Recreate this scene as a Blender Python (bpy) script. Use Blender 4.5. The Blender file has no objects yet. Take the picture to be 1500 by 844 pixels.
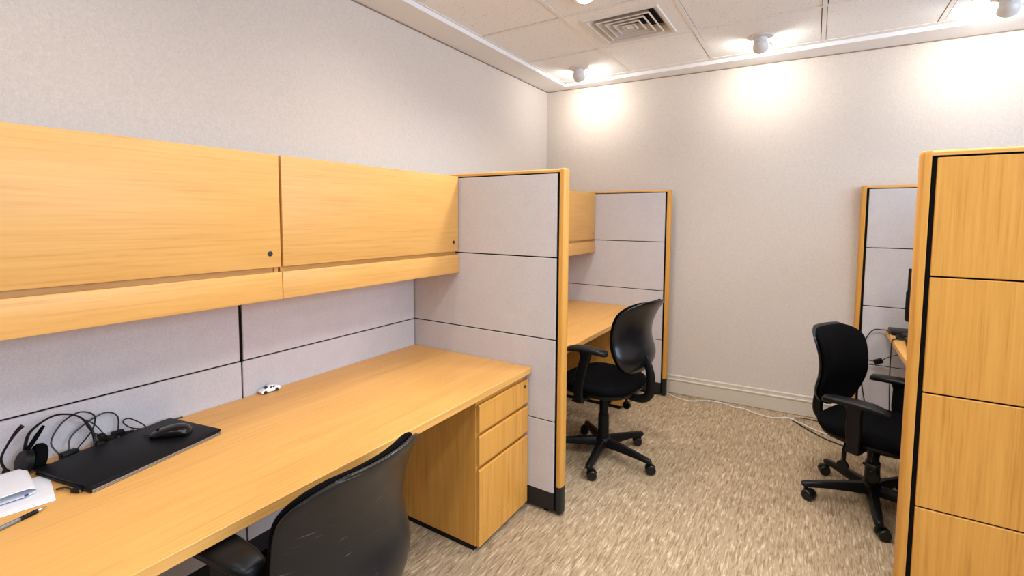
import bpy, bmesh, math, random
from mathutils import Vector, Matrix
random.seed(7)
S = bpy.context.scene
COL = S.collection
PI = math.pi

# ------------------------------------------------------------------ materials
def new_mat(name):
    m = bpy.data.materials.new(name); m.use_nodes = True
    nt = m.node_tree
    return m, nt, nt.nodes['Principled BSDF']

def plain(name, col, rough=.5, metal=0., spec=.5, bump=0., bscale=300., var=0., coat=0.):
    m, nt, b = new_mat(name)
    b.inputs['Base Color'].default_value = (*col, 1)
    b.inputs['Roughness'].default_value = rough
    b.inputs['Metallic'].default_value = metal
    b.inputs['Specular IOR Level'].default_value = spec
    if coat: b.inputs['Coat Weight'].default_value = coat
    if bump or var:
        tc = nt.nodes.new('ShaderNodeTexCoord')
        n = nt.nodes.new('ShaderNodeTexNoise'); n.inputs['Scale'].default_value = bscale
        n.inputs['Detail'].default_value = 3
        nt.links.new(tc.outputs['Object'], n.inputs['Vector'])
        if bump:
            bp = nt.nodes.new('ShaderNodeBump'); bp.inputs['Strength'].default_value = bump
            bp.inputs['Distance'].default_value = .002
            nt.links.new(n.outputs['Fac'], bp.inputs['Height'])
            nt.links.new(bp.outputs['Normal'], b.inputs['Normal'])
        if var:
            r = nt.nodes.new('ShaderNodeValToRGB')
            r.color_ramp.elements[0].position = .3; r.color_ramp.elements[1].position = .7
            r.color_ramp.elements[0].color = (*[c*(1-var) for c in col], 1)
            r.color_ramp.elements[1].color = (*[min(1, c*(1+var)) for c in col], 1)
            nt.links.new(n.outputs['Fac'], r.inputs['Fac'])
            nt.links.new(r.outputs['Color'], b.inputs['Base Color'])
    return m

def wood(name, axis, c0=(.60, .300, .074), c1=(.715, .386, .108), rough=.42):
    """light oak laminate; the grain runs along the given axis"""
    m, nt, b = new_mat(name)
    tc = nt.nodes.new('ShaderNodeTexCoord')
    mp = nt.nodes.new('ShaderNodeMapping')
    long_, cross = 2.6, 120.
    sc = [cross]*3; sc['xyz'.index(axis)] = long_
    mp.inputs['Scale'].default_value = sc
    nt.links.new(tc.outputs['Object'], mp.inputs['Vector'])
    n1 = nt.nodes.new('ShaderNodeTexNoise'); n1.inputs['Scale'].default_value = 1.
    n1.inputs['Detail'].default_value = 6; n1.inputs['Roughness'].default_value = .62
    nt.links.new(mp.outputs['Vector'], n1.inputs['Vector'])
    mp2 = nt.nodes.new('ShaderNodeMapping')
    sc2 = [16.]*3; sc2['xyz'.index(axis)] = 1.5
    mp2.inputs['Scale'].default_value = sc2
    nt.links.new(tc.outputs['Object'], mp2.inputs['Vector'])
    n2 = nt.nodes.new('ShaderNodeTexNoise'); n2.inputs['Scale'].default_value = 1.
    n2.inputs['Detail'].default_value = 3; n2.inputs['Distortion'].default_value = 1.4
    nt.links.new(mp2.outputs['Vector'], n2.inputs['Vector'])
    mx = nt.nodes.new('ShaderNodeMath'); mx.operation = 'MULTIPLY_ADD'
    mx.inputs[1].default_value = .62
    nt.links.new(n1.outputs['Fac'], mx.inputs[0])
    mm = nt.nodes.new('ShaderNodeMath'); mm.operation = 'MULTIPLY'; mm.inputs[1].default_value = .38
    nt.links.new(n2.outputs['Fac'], mm.inputs[0])
    nt.links.new(mm.outputs[0], mx.inputs[2])
    r = nt.nodes.new('ShaderNodeValToRGB')
    e = r.color_ramp.elements
    e[0].position = .36; e[0].color = (*c0, 1)
    e[1].position = .60; e[1].color = (*c1, 1)
    x = e.new(.46); x.color = (*[a*.4+d*.6 for a, d in zip(c0, c1)], 1)
    nt.links.new(mx.outputs[0], r.inputs['Fac'])
    nt.links.new(r.outputs['Color'], b.inputs['Base Color'])
    b.inputs['Roughness'].default_value = rough
    b.inputs['Specular IOR Level'].default_value = .4
    return m

def fabric(name, col):
    m, nt, b = new_mat(name)
    tc = nt.nodes.new('ShaderNodeTexCoord')
    n = nt.nodes.new('ShaderNodeTexNoise'); n.inputs['Scale'].default_value = 160; n.inputs['Detail'].default_value = 4
    n3 = nt.nodes.new('ShaderNodeTexNoise'); n3.inputs['Scale'].default_value = 14; n3.inputs['Detail'].default_value = 2
    nt.links.new(tc.outputs['Object'], n.inputs['Vector']); nt.links.new(tc.outputs['Object'], n3.inputs['Vector'])
    a = nt.nodes.new('ShaderNodeMath'); a.operation = 'MULTIPLY_ADD'; a.inputs[1].default_value = .75
    q = nt.nodes.new('ShaderNodeMath'); q.operation = 'MULTIPLY'; q.inputs[1].default_value = .25
    nt.links.new(n3.outputs['Fac'], q.inputs[0]); nt.links.new(n.outputs['Fac'], a.inputs[0]); nt.links.new(q.outputs[0], a.inputs[2])
    r = nt.nodes.new('ShaderNodeValToRGB')
    r.color_ramp.elements[0].position = .3; r.color_ramp.elements[1].position = .7
    r.color_ramp.elements[0].color = (*[c*.9 for c in col], 1); r.color_ramp.elements[1].color = (*[c*1.09 for c in col], 1)
    nt.links.new(a.outputs[0], r.inputs['Fac']); nt.links.new(r.outputs['Color'], b.inputs['Base Color'])
    b.inputs['Roughness'].default_value = .95; b.inputs['Specular IOR Level'].default_value = .1
    bp = nt.nodes.new('ShaderNodeBump'); bp.inputs['Strength'].default_value = .25; bp.inputs['Distance'].default_value = .001
    nt.links.new(n.outputs['Fac'], bp.inputs['Height']); nt.links.new(bp.outputs['Normal'], b.inputs['Normal'])
    return m

def carpet_mat():
    m, nt, b = new_mat('carpet')
    tc = nt.nodes.new('ShaderNodeTexCoord')
    mp = nt.nodes.new('ShaderNodeMapping'); mp.inputs['Scale'].default_value = (112, 15, 1); mp.inputs['Rotation'].default_value = (0, 0, math.radians(-2))
    nt.links.new(tc.outputs['Object'], mp.inputs['Vector'])
    n = nt.nodes.new('ShaderNodeTexNoise'); n.inputs['Scale'].default_value = 1; n.inputs['Detail'].default_value = 2.5
    n.inputs['Distortion'].default_value = .9; n.inputs['Roughness'].default_value = .5
    nt.links.new(mp.outputs['Vector'], n.inputs['Vector'])
    r = nt.nodes.new('ShaderNodeValToRGB'); e = r.color_ramp.elements
    e[0].position = .30; e[0].color = (.25, .172, .092, 1)
    e[1].position = .72; e[1].color = (.66, .53, .365, 1)
    x = e.new(.47); x.color = (.40, .295, .18, 1)
    y = e.new(.57); y.color = (.445, .335, .21, 1)
    nt.links.new(n.outputs['Fac'], r.inputs['Fac'])
    # faint large patches of wear
    n2 = nt.nodes.new('ShaderNodeTexNoise'); n2.inputs['Scale'].default_value = 2.2; n2.inputs['Detail'].default_value = 3
    nt.links.new(tc.outputs['Object'], n2.inputs['Vector'])
    r2 = nt.nodes.new('ShaderNodeValToRGB')
    r2.color_ramp.elements[0].color = (.9, .89, .88, 1); r2.color_ramp.elements[1].color = (1, 1, 1, 1)
    nt.links.new(n2.outputs['Fac'], r2.inputs['Fac'])
    mx = nt.nodes.new('ShaderNodeMix'); mx.data_type = 'RGBA'; mx.blend_type = 'MULTIPLY'; mx.inputs[0].default_value = 1
    nt.links.new(r.outputs['Color'], mx.inputs[6]); nt.links.new(r2.outputs['Color'], mx.inputs[7])
    nt.links.new(mx.outputs[2], b.inputs['Base Color'])
    b.inputs['Roughness'].default_value = .97; b.inputs['Specular IOR Level'].default_value = .08
    bp = nt.nodes.new('ShaderNodeBump'); bp.inputs['Strength'].default_value = .55; bp.inputs['Distance'].default_value = .006
    nt.links.new(n.outputs['Fac'], bp.inputs['Height']); nt.links.new(bp.outputs['Normal'], b.inputs['Normal'])
    return m

def wall_mat():
    m, nt, b = new_mat('beige_wallcovering')
    tc = nt.nodes.new('ShaderNodeTexCoord')
    n = nt.nodes.new('ShaderNodeTexNoise'); n.inputs['Scale'].default_value = 95; n.inputs['Detail'].default_value = 3
    n.inputs['Distortion'].default_value = 1.2
    nt.links.new(tc.outputs['Object'], n.inputs['Vector'])
    r = nt.nodes.new('ShaderNodeValToRGB')
    r.color_ramp.elements[0].position = .3; r.color_ramp.elements[1].position = .72
    r.color_ramp.elements[0].color = (.600, .530, .462, 1); r.color_ramp.elements[1].color = (.685, .612, .540, 1)
    nt.links.new(n.outputs['Fac'], r.inputs['Fac']); nt.links.new(r.outputs['Color'], b.inputs['Base Color'])
    b.inputs['Roughness'].default_value = .85; b.inputs['Specular IOR Level'].default_value = .2
    bp = nt.nodes.new('ShaderNodeBump'); bp.inputs['Strength'].default_value = .3; bp.inputs['Distance'].default_value = .002
    nt.links.new(n.outputs['Fac'], bp.inputs['Height']); nt.links.new(bp.outputs['Normal'], b.inputs['Normal'])
    return m

def tile_mat():
    m, nt, b = new_mat('mineral_ceiling_tile')
    tc = nt.nodes.new('ShaderNodeTexCoord')
    v = nt.nodes.new('ShaderNodeTexVoronoi'); v.inputs['Scale'].default_value = 55
    nt.links.new(tc.outputs['Object'], v.inputs['Vector'])
    r = nt.nodes.new('ShaderNodeValToRGB'); e = r.color_ramp.elements
    e[0].position = .10; e[0].color = (.42, .38, .34, 1); e[1].position = .17; e[1].color = (.86, .87, .875, 1)
    nt.links.new(v.outputs['Distance'], r.inputs['Fac'])
    nt.links.new(r.outputs['Color'], b.inputs['Base Color'])
    b.inputs['Roughness'].default_value = .95; b.inputs['Specular IOR Level'].default_value = .1
    return m

def scuffed_plastic():
    m, nt, b = new_mat('scuffed_black_plastic')
    b.inputs['Roughness'].default_value = .30; b.inputs['Specular IOR Level'].default_value = .4
    tc = nt.nodes.new('ShaderNodeTexCoord')
    fac = None
    for ang, loc in ((-22, 0), (-38, 3.7)):
        mp = nt.nodes.new('ShaderNodeMapping'); mp.inputs['Scale'].default_value = (1, 8, 190)
        mp.inputs['Rotation'].default_value = (math.radians(ang), 0, 0); mp.inputs['Location'].default_value = (0, loc, loc)
        nt.links.new(tc.outputs['Object'], mp.inputs['Vector'])
        n = nt.nodes.new('ShaderNodeTexNoise'); n.inputs['Scale'].default_value = 1; n.inputs['Detail'].default_value = 2
        nt.links.new(mp.outputs['Vector'], n.inputs['Vector'])
        r = nt.nodes.new('ShaderNodeValToRGB'); r.color_ramp.elements[0].position = .715; r.color_ramp.elements[1].position = .75
        nt.links.new(n.outputs['Fac'], r.inputs['Fac'])
        if fac is None: fac = r.outputs['Color']
        else:
            mx = nt.nodes.new('ShaderNodeMath'); mx.operation = 'MAXIMUM'
            nt.links.new(fac, mx.inputs[0]); nt.links.new(r.outputs['Color'], mx.inputs[1]); fac = mx.outputs[0]
    c = nt.nodes.new('ShaderNodeMix'); c.data_type = 'RGBA'
    c.inputs[6].default_value = (.009, .0095, .011, 1); c.inputs[7].default_value = (.11, .11, .11, 1)
    nt.links.new(fac, c.inputs[0]); nt.links.new(c.outputs[2], b.inputs['Base Color'])
    return m

def emit(name, col, strength):
    m = bpy.data.materials.new(name); m.use_nodes = True
    nt = m.node_tree; nt.nodes.clear()
    o = nt.nodes.new('ShaderNodeOutputMaterial'); e = nt.nodes.new('ShaderNodeEmission')
    e.inputs['Color'].default_value = (*col, 1); e.inputs['Strength'].default_value = strength
    nt.links.new(e.outputs[0], o.inputs['Surface'])
    return m

WX, WY, WZ = wood('oak_grain_x', 'x'), wood('oak_grain_y', 'y'), wood('oak_grain_z_shaded', 'z', (.53, .236, .038), (.68, .340, .068))  # z-grain oak is deeper orange: warm light and shade put into its colour
WDOOR = wood('oak_door', 'y')
GREY = fabric('grey_panel_fabric', (.565, .535, .535))
BLACK = plain('black_plastic', (.005, .005, .0055), .38, spec=.22)
GAP = plain('black_reveal', (.006, .006, .006), .8, spec=.1)
KICK = plain('charcoal_base', (.014, .0145, .016), .45, spec=.35)
SHELL = plain('black_shell', (.008, .0085, .010), .25, spec=.38)
SCUFF = scuffed_plastic()
SEATF = plain('black_fabric', (.0035, .0035, .004), .95, spec=.05, bump=.3, bscale=400)
RUBBER = plain('black_caster', (.007, .007, .0075), .35, spec=.4)
CARPET, WALL, TILE = carpet_mat(), wall_mat(), tile_mat()
WHITE = plain('white_ceiling_paint', (.83, .825, .82), .6, bump=.05, bscale=60)
TBAR = plain('white_grid_metal', (.80, .775, .745), .4)
LAMPW = plain('white_lamp_enamel', (.68, .65, .62), .35)
VENTW = plain('white_vent_enamel', (.72, .68, .64), .4)
SHADOWBOX = plain('dark_duct', (.02, .018, .016), .9)
CREAM = plain('cream_baseboard', (.62, .555, .455), .42)
BULB = emit('lit_bulb', (1., .93, .82), 40.)
DOME = emit('lit_lens', (1., .95, .88), 14.)
SILVER = plain('silver_edge', (.42, .43, .45), .35, metal=.8)
LAPTOP = plain('black_laptop_lid', (.0055, .006, .007), .45, spec=.16, bump=.05, bscale=500)
CABLE = plain('black_cable', (.01, .01, .011), .5)
WCABLE = plain('white_cable', (.72, .69, .64), .45)
PAPER = plain('white_paper', (.80, .80, .82), .8, bump=.06, bscale=40)
INK = plain('blue_ink', (.03, .05, .22), .7)
PENB = plain('grey_pen_barrel', (.16, .16, .165), .25, spec=.6)
CHROME = plain('chrome', (.7, .7, .7), .18, metal=1.)
CARW = plain('white_car_enamel', (.84, .84, .85), .22)
CARG = plain('dark_car_glass', (.02, .02, .025), .12)
TYRE = plain('black_tyre', (.012, .012, .012), .7)
LOCKM = plain('dark_lock', (.015, .014, .013), .4)
SCREEN = plain('dark_screen', (.008, .008, .01), .12)
GLASS = plain('window_glass', (.9, .95, 1), .02)
FRAMEW = plain('white_window_frame', (.8, .8, .78), .4)

# ------------------------------------------------------------------ mesh helpers
class MB:
    def __init__(s): s.bm = bmesh.new()
    def box(s, a, b, bev=0., seg=2, M=None, mi=0):
        lo = [min(p, q) for p, q in zip(a, b)]; hi = [max(p, q) for p, q in zip(a, b)]
        t = bmesh.new()
        vs = [t.verts.new((x, y, z)) for x in (lo[0], hi[0]) for y in (lo[1], hi[1]) for z in (lo[2], hi[2])]
        for f in ((0, 1, 3, 2), (4, 6, 7, 5), (0, 4, 5, 1), (2, 3, 7, 6), (0, 2, 6, 4), (1, 5, 7, 3)):
            t.faces.new([vs[i] for i in f])
        if bev: bmesh.ops.bevel(t, geom=t.edges[:], offset=bev, segments=seg, profile=.5, affect='EDGES')
        if M is not None: bmesh.ops.transform(t, matrix=M, verts=t.verts)
        for f in t.faces: f.material_index = mi
        s._merge(t); return s
    def _merge(s, t):
        me = bpy.data.meshes.new('tmp'); bmesh.ops.recalc_face_normals(t, faces=t.faces); t.to_mesh(me); t.free()
        s.bm.from_mesh(me); bpy.data.meshes.remove(me)
    def rings(s, rings, cap0=True, cap1=True, mi=0):
        """loft through closed rings (lists of points with equal counts)"""
        t = bmesh.new(); R = [[t.verts.new(p) for p in r] for r in rings]; n = len(R[0])
        for a, b in zip(R, R[1:]):
            for i in range(n):
                t.faces.new((a[i], a[(i+1) % n], b[(i+1) % n], b[i]))
        if cap0: t.faces.new(R[0][::-1])
        if cap1: t.faces.new(R[-1])
        for f in t.faces: f.material_index = mi
        s._merge(t); return s
    def lathe(s, prof, n=24, M=None, mi=0, cap=True):
        """profile of (radius, z) turned about z"""
        R = [[Vector((r*math.cos(2*PI*i/n), r*math.sin(2*PI*i/n), z)) for i in range(n)] for r, z in prof]
        if M is not None: R = [[M @ p for p in r] for r in R]
        return s.rings(R, cap, cap, mi)
    def tube(s, pts, r, n=8, smooth=True, mi=0, flat=1., sub=6):
        P = [Vector(p) for p in pts]
        rr = r if isinstance(r, (list, tuple)) else [r]*len(P)
        if smooth and len(P) > 2:
            Q, q = [], []
            for i in range(len(P)-1):
                p0, p1, p2, p3 = P[max(i-1, 0)], P[i], P[i+1], P[min(i+2, len(P)-1)]
                for k in range(sub):
                    t = k/sub
                    Q.append(.5*((2*p1)+(p2-p0)*t+(2*p0-5*p1+4*p2-p3)*t*t+(3*p1-p0-3*p2+p3)*t**3)); q.append(rr[i]*(1-t)+rr[i+1]*t)
            Q.append(P[-1]); q.append(rr[-1]); P, rr = Q, q
        up = Vector((0, 0, 1)); prev = None; rings = []
        for i, p in enumerate(P):
            d = (P[min(i+1, len(P)-1)]-P[max(i-1, 0)]).normalized()
            if prev is None:
                a = d.cross(up)
                if a.length < .05: a = d.cross(Vector((0, 1, 0)))
            else:
                a = prev - d*prev.dot(d)
            a.normalize(); prev = a.copy(); b = d.cross(a)
            rings.append([p + a*(rr[i]*math.cos(2*PI*k/n)) + b*(rr[i]*flat*math.sin(2*PI*k/n)) for k in range(n)])
        return s.rings(rings, mi=mi)
    def cyl(s, a, b, r0, r1=None, n=20, mi=0):
        a, b = Vector(a), Vector(b); r1 = r0 if r1 is None else r1
        return s.tube([a, b], [r0, r1], n, False, mi)
    def prism(s, poly, axis, a, b, bev=0., mi=0):
        """polygon in the two other axes, pushed along an axis from a to b"""
        def P(u, v, w):
            return {'x': (w, u, v), 'y': (u, w, v), 'z': (u, v, w)}[axis]
        t = bmesh.new()
        r0 = [t.verts.new(P(u, v, a)) for u, v in poly]; r1 = [t.verts.new(P(u, v, b)) for u, v in poly]; n = len(poly)
        for i in range(n): t.faces.new((r0[i], r0[(i+1) % n], r1[(i+1) % n], r1[i]))
        t.faces.new(r0[::-1]); t.faces.new(r1)
        if bev: bmesh.ops.bevel(t, geom=t.edges[:], offset=bev, segments=2, profile=.5, affect='EDGES')
        for f in t.faces: f.material_index = mi
        s._merge(t); return s
    def grid(s, pts, closed=False, mi=0):
        t = bmesh.new(); G = [[t.verts.new(p) for p in r] for r in pts]
        for a, b in zip(G, G[1:]):
            for i in range(len(a)-1): t.faces.new((a[i], a[i+1], b[i+1], b[i]))
        for f in t.faces: f.material_index = mi
        s._merge(t); return s
    def build(s, name, mats, parent=None, smooth=True, ang=28, subsurf=0):
        me = bpy.data.meshes.new(name)
        s.bm.to_mesh(me); s.bm.free()
        for m in (mats if isinstance(mats, (list, tuple)) else [mats]): me.materials.append(m)
        if smooth:
            for p in me.polygons: p.use_smooth = True
            try: me.set_sharp_from_angle(angle=math.radians(ang))
            except Exception: pass
        o = bpy.data.objects.new(name, me); COL.objects.link(o)
        if parent is not None: o.parent = parent
        if subsurf:
            md = o.modifiers.new('Subdivision', 'SUBSURF'); md.levels = subsurf; md.render_levels = subsurf
        return o

def tag(o, label, cat, group=None):
    o['label'] = label; o['category'] = cat
    if group: o['group'] = group
    return o
def thing(name, label, cat, loc=(0, 0, 0), rz=0., group=None):
    o = bpy.data.objects.new(name, None); o.empty_display_size = .1; COL.objects.link(o)
    o.location = loc; o.rotation_euler = (0, 0, rz)
    return tag(o, label, cat, group)
def struct(o, kind='structure'):
    o['kind'] = kind; return o
def rel(root):
    """mesh coordinates written in room space, stored relative to a thing's base"""
    return Matrix.Translation(-Vector(root.location))
class RB(MB):
    """builder whose shapes are given in room space and parented to a root at some base point"""
    def __init__(s, root, base=None):
        super().__init__(); s.root = root
        s.off = -Vector(root.location if base is None else base)
    def build(s, name, mats, parent=None, **k):
        bmesh.ops.translate(s.bm, verts=s.bm.verts, vec=s.off)
        return super().build(name, mats, parent if parent is not None else s.root, **k)

# ------------------------------------------------------------------ the room
XL, XR, YF = -.2036, 4.7, -4.6
def yback(x): return 4.067 + .0532*x
HS, HT = 2.672, 2.700       # soffit underside, tile plane
fl = MB().box((XL-.1, YF-.1, -.08), (XR+.1, 4.5, 0))
o = struct(fl.build('floor', CARPET, smooth=False))
o = struct(MB().box((XL-.12, YF-.1, 0), (XL, 4.2, 2.9)).build('wall_left', WALL, smooth=False))
wb = MB().prism([(XL-.12, yback(XL-.12)), (XR+.12, yback(XR+.12)), (XR+.12, yback(XR+.12)+.12), (XL-.12, yback(XL-.12)+.12)], 'z', 0, 2.9)
struct(wb.build('wall_back', WALL, smooth=False))
struct(MB().box((XL-.12, YF-.12, 0), (XR+.12, YF, 2.9)).build('wall_front', WALL, smooth=False))
# right wall (outside the frame) with a wide opening for an added window
wy0, wy1, wz0, wz1 = -1.0, 3.4, 1.5, 2.6
wf = MB()
wf.box((XR, YF-.1, 0), (XR+.12, 4.3, wz0)).box((XR, YF-.1, wz1), (XR+.12, 4.3, 2.9))
wf.box((XR, YF-.1, wz0), (XR+.12, wy0, wz1)).box((XR, wy1, wz0), (XR+.12, 4.3, wz1))
struct(wf.build('wall_right', WALL, smooth=False))
w = MB()
for y0, y1 in ((wy0, wy0+.06), (wy1-.06, wy1), (.14, .20), (1.60, 1.66)): w.box((XR+.03, y0, wz0), (XR+.09, y1, wz1))
for z0, z1 in ((wz0, wz0+.06), (wz1-.06, wz1)): w.box((XR+.03, wy0, z0), (XR+.09, wy1, z1))
win = struct(w.build('added_window_1', FRAMEW, smooth=False))  # unseen window, added and sized for how its cool light falls

# ceiling: painted soffit border along the left and back walls, lay-in tiles inside it
SX, SY = .025, 3.966
so = MB()
so.box((XL-.02, YF, HS), (SX, 4.2, HS+.12))
so.prism([(SX, SY), (XR+.02, SY), (XR+.02, 4.4), (SX, 4.4)], 'z', HS, HS+.12)
so.box((XL-.1, YF-.1, HT+.10), (XR+.1, 4.4, HT+.16))
ceil = struct(so.build('ceiling', WHITE, smooth=False))
gx = [SX, .63, 1.275, 1.98, 2.581, 3.2, 3.82, 4.44, XR]
gy = [YF]; y = 3.30
ys = []
while y > YF: ys.append(y); y -= .625
gy = [YF]+ys[::-1]+[SY]
VENT = (1, len(gy)-3)      # tile cell that carries the air vent
tl = MB()
for i in range(len(gx)-1):
    for j in range(len(gy)-1):
        if (i, j) == VENT: continue
        dx, dy = random.uniform(-.002, .002), random.uniform(-.003, .002)
        dz = random.uniform(0, .003)
        tl.box((gx[i]+.0155+dx, gy[j]+.0155+dy, HT+.002+dz), (gx[i+1]-.0155+dx, gy[j+1]-.0155+dy, HT+.02))
struct(tl.build('ceiling_tile_surface', TILE, smooth=False))
gr = MB()
for x in gx[1:-1]: gr.box((x-.012, YF, HT), (x+.012, SY, HT+.012))
for y in gy[1:-1]: gr.box((XL, y-.012, HT+.0008), (XR, y+.012, HT+.0128))
# white edge angle round the tiles
gr.box((SX, YF, HT-.001), (SX+.014, SY, HT+.012)); gr.box((SX, SY-.05, HT-.001), (XR, SY, HT+.012))
struct(gr.build('trim_1', TBAR, smooth=False))
bk = MB().box((SX, YF, HT+.065), (XR, SY, HT+.085))
struct(bk.build('ceiling_plenum_surface', SHADOWBOX, smooth=False))
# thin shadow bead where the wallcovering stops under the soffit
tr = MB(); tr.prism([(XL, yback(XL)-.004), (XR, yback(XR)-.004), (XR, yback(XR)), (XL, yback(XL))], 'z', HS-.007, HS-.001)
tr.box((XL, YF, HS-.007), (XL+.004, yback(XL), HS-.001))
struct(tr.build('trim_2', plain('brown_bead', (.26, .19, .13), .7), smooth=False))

# baseboard along the back and left walls
prof = [(0, 0), (.013, 0), (.013, .104), (.017, .109), (.018, .118), (.012, .124), (.011, .141), (.0135, .146), (.011, .152), (.004, .1545), (0, .1545)]
def board(name, p0, p1, nrm):
    p0, p1, nrm = Vector(p0), Vector(p1), Vector(nrm)
    b = MB(); b.rings([[p + nrm*d + Vector((0, 0, z)) for d, z in prof] for p in (p0, p1)])
    return struct(b.build(name, CREAM, ang=20))
nb = Vector((.0532, -1, 0)).normalized()
board('baseboard_back', (XL, yback(XL), .004), (2.26, yback(2.26), .004), nb)
board('baseboard_back_far', (2.26, yback(2.26), .004), (XR, yback(XR), .004), nb)
board('baseboard_left', (XL, YF, .004), (XL, 4.0, .004), (1, 0, 0))

# ------------------------------------------------------------------ cubicle panels
S1, S2, S3, ZT, ZB, TH = 1.2976, .8907, .4773, 1.703, .111, .06
BANDS = [(ZB, S3-.003), (S3+.003, S2-.003), (S2+.003, S1-.003), (S1+.003, ZT)]
def wing(label, x0, x1, yf, end, front, back, group=None, seams=True):
    """free-standing partition across the room: front face at yf looking to -y, its trimmed end at x1 (end=+1) or x0 (end=-1)"""
    yb = yf+TH
    r = thing('partition_wing', label, 'partition', ((x0+x1)/2, (yf+yb)/2, 0), group=group)
    RB(r).box((x0, yf+.010, .02), (x1, yb-.010, ZT+.006)).build('frame', GAP, smooth=False)
    g = .011
    tx0, tx1 = (x0, x1-g) if end > 0 else (x0+g, x1)
    for z0, z1 in BANDS:
        RB(r).box((tx0, yf, z0), (tx1, yf+.0105, z1), .002, 1).build('panel_tile', front)
        RB(r).box((tx0, yb-.0105, z0), (tx1, yb, z1), .002, 1).build('panel_tile', back)
    b = RB(r); b.box((tx0, yf+.001, .018), (tx1, yb-.001, ZB-.003), .002, 1)
    b.build('kick_base', KICK)
    # rounded oak cap along the top
    cx = (x1+.004 if end > 0 else x0-.004)
    e0, e1 = (x0, cx) if end > 0 else (cx, x1)
    n = 9; arc = [(yf+.001, ZT+.007), (yf+.001, ZT+.017)]
    for k in range(n+1):
        a = PI - PI*k/n; arc.append(((yf+yb)/2+(TH/2-.001)*math.cos(a), ZT+.017+.009*math.sin(a)))
    arc.append((yb-.001, ZT+.007))
    RB(r).prism(arc, 'x', e0, e1).build('top_trim', WX, ang=50)
    # half-round oak post at the end, black foot below it
    s = end; xe = x1 if end > 0 else x0
    P = []
    for k in range(17):
        a = -PI/2 + PI*k/16
        P.append((xe + s*(.004+.016+.014*math.cos(a)), (yf+yb)/2+(TH/2)*math.sin(a)))
    P = [(xe+s*.004, yf), *P, (xe+s*.004, yb)]
    ring = lambda z, ins: [Vector((xe+s*.004+(p[0]-xe-s*.004)*(1-ins), (yf+yb)/2+(p[1]-(yf+yb)/2)*(1-ins*.6), z)) for p in P]
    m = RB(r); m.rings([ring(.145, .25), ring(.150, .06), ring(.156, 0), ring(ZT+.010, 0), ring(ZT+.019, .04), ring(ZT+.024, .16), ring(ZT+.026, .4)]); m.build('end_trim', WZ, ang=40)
    m = RB(r); m.rings([ring(.012, .1), ring(.016, .02), ring(.149, .02)]); m.build('end_foot', KICK, ang=40)
    for gxp in (xe-s*.06, x0+.15 if end > 0 else x1-.15):
        RB(r).lathe([(.008, .02), (.008, .008), (.016, .006), (.016, 0)], 14, Matrix.Translation((gxp, yf+.03, 0))).build('levelling_foot', BLACK)
    return r
def spine(label, y0, y1, xf, side, tile=GREY, group=None):
    """partition along the wall: face at xf looking to side (+1 = +x)"""
    xb = xf-side*TH
    r = thing('partition_panel', label, 'partition', ((xf+xb)/2, (y0+y1)/2, 0), group=group)
    RB(r).box((xf-side*.010, y0, .02), (xb+side*.010, y1, ZT+.006)).build('frame', GAP, smooth=False)
    for z0, z1 in BANDS:
        g = .007 if z0 > .8 else .003
        RB(r).box((xf, y0+g, z0), (xf-side*.0105, y1-g, z1), .002, 1).build('panel_tile', tile)
        RB(r).box((xb, y0+g, z0), (xb+side*.0105, y1-g, z1), .002, 1).build('panel_tile', tile)
    RB(r).box((xf-side*.001, y0+.002, .018), (xb+side*.001, y1-.002, ZB-.003), .002, 1).build('kick_base', KICK)
    RB(r).box((xf-side*.001, y0, ZT+.007), (xb+side*.001, y1, ZT+.026), .008, 3).build('top_trim', WY)
    return r

WA0, WA1 = -.062, .9285+.011
YA, YB_, YC_, YD_ = 2.050, 3.983, 2.1294, 4.112
wing('grey fabric partition with oak end post between the two left desks', WA0, WA1, YA, 1, GREY, GREY)
wing('grey fabric partition with oak end post standing against the back wall', WA0, .951, YB_, 1, GREY, GREY)
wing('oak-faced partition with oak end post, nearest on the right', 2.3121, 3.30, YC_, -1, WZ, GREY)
wing('grey fabric partition behind the chair and desk on the right', 2.2817, 3.30, YD_, -1, GREY, GREY)
spine('grey fabric back panel behind the laptop and headset on the near desk', 0., 1.032, 0, 1)
spine('grey fabric back panel behind the toy car on the near desk', 1.0325, YA-.002, 0, 1)
spine('grey fabric back panel along the left of the far desk', YA+TH+.002, YB_-.002, 0, 1)
spine('grey fabric panel along the outer side of the desk on the right', YC_+TH+.002, YD_-.002, 3.238, -1)

# ------------------------------------------------------------------ worktops
TOP, THK = .737, .032
def worktop(label, x0, x1, y0, y1):
    r = RB_root = thing('worktop', label, 'desk', ((x0+x1)/2, (y0+y1)/2, TOP-THK))
    RB(r).box((x0, y0, TOP-THK), (x1, y1, TOP), .0022, 1).build('desk_surface', WY)
    # steel brackets that hang it on the panels
    xb = x0 if x0 < 1 else x1
    sgn = 1 if x0 < 1 else -1
    for yy in (y0+.03, (y0+y1)/2):
        b = RB(r); b.prism([(xb+sgn*.002, TOP-THK-.16), (xb+sgn*.03, TOP-THK-.16), (xb+sgn*.40, TOP-THK-.02), (xb+sgn*.40, TOP-THK-.0005), (xb+sgn*.002, TOP-THK-.0005)], 'y', yy-.002, yy+.002)
        b.build('bracket', KICK, smooth=False)
    return r
XD = .798
worktop('long oak worktop in front with laptop, papers and toy car on it', .002, XD, 0., YA-.003)
worktop('oak worktop behind the left partition with a chair pulled up', .002, XD, YA+TH+.003, YB_-.003)
worktop('oak worktop on the right behind the oak-faced partition', 2.425, 3.236, YC_+TH+.003, YD_-.003)

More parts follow.
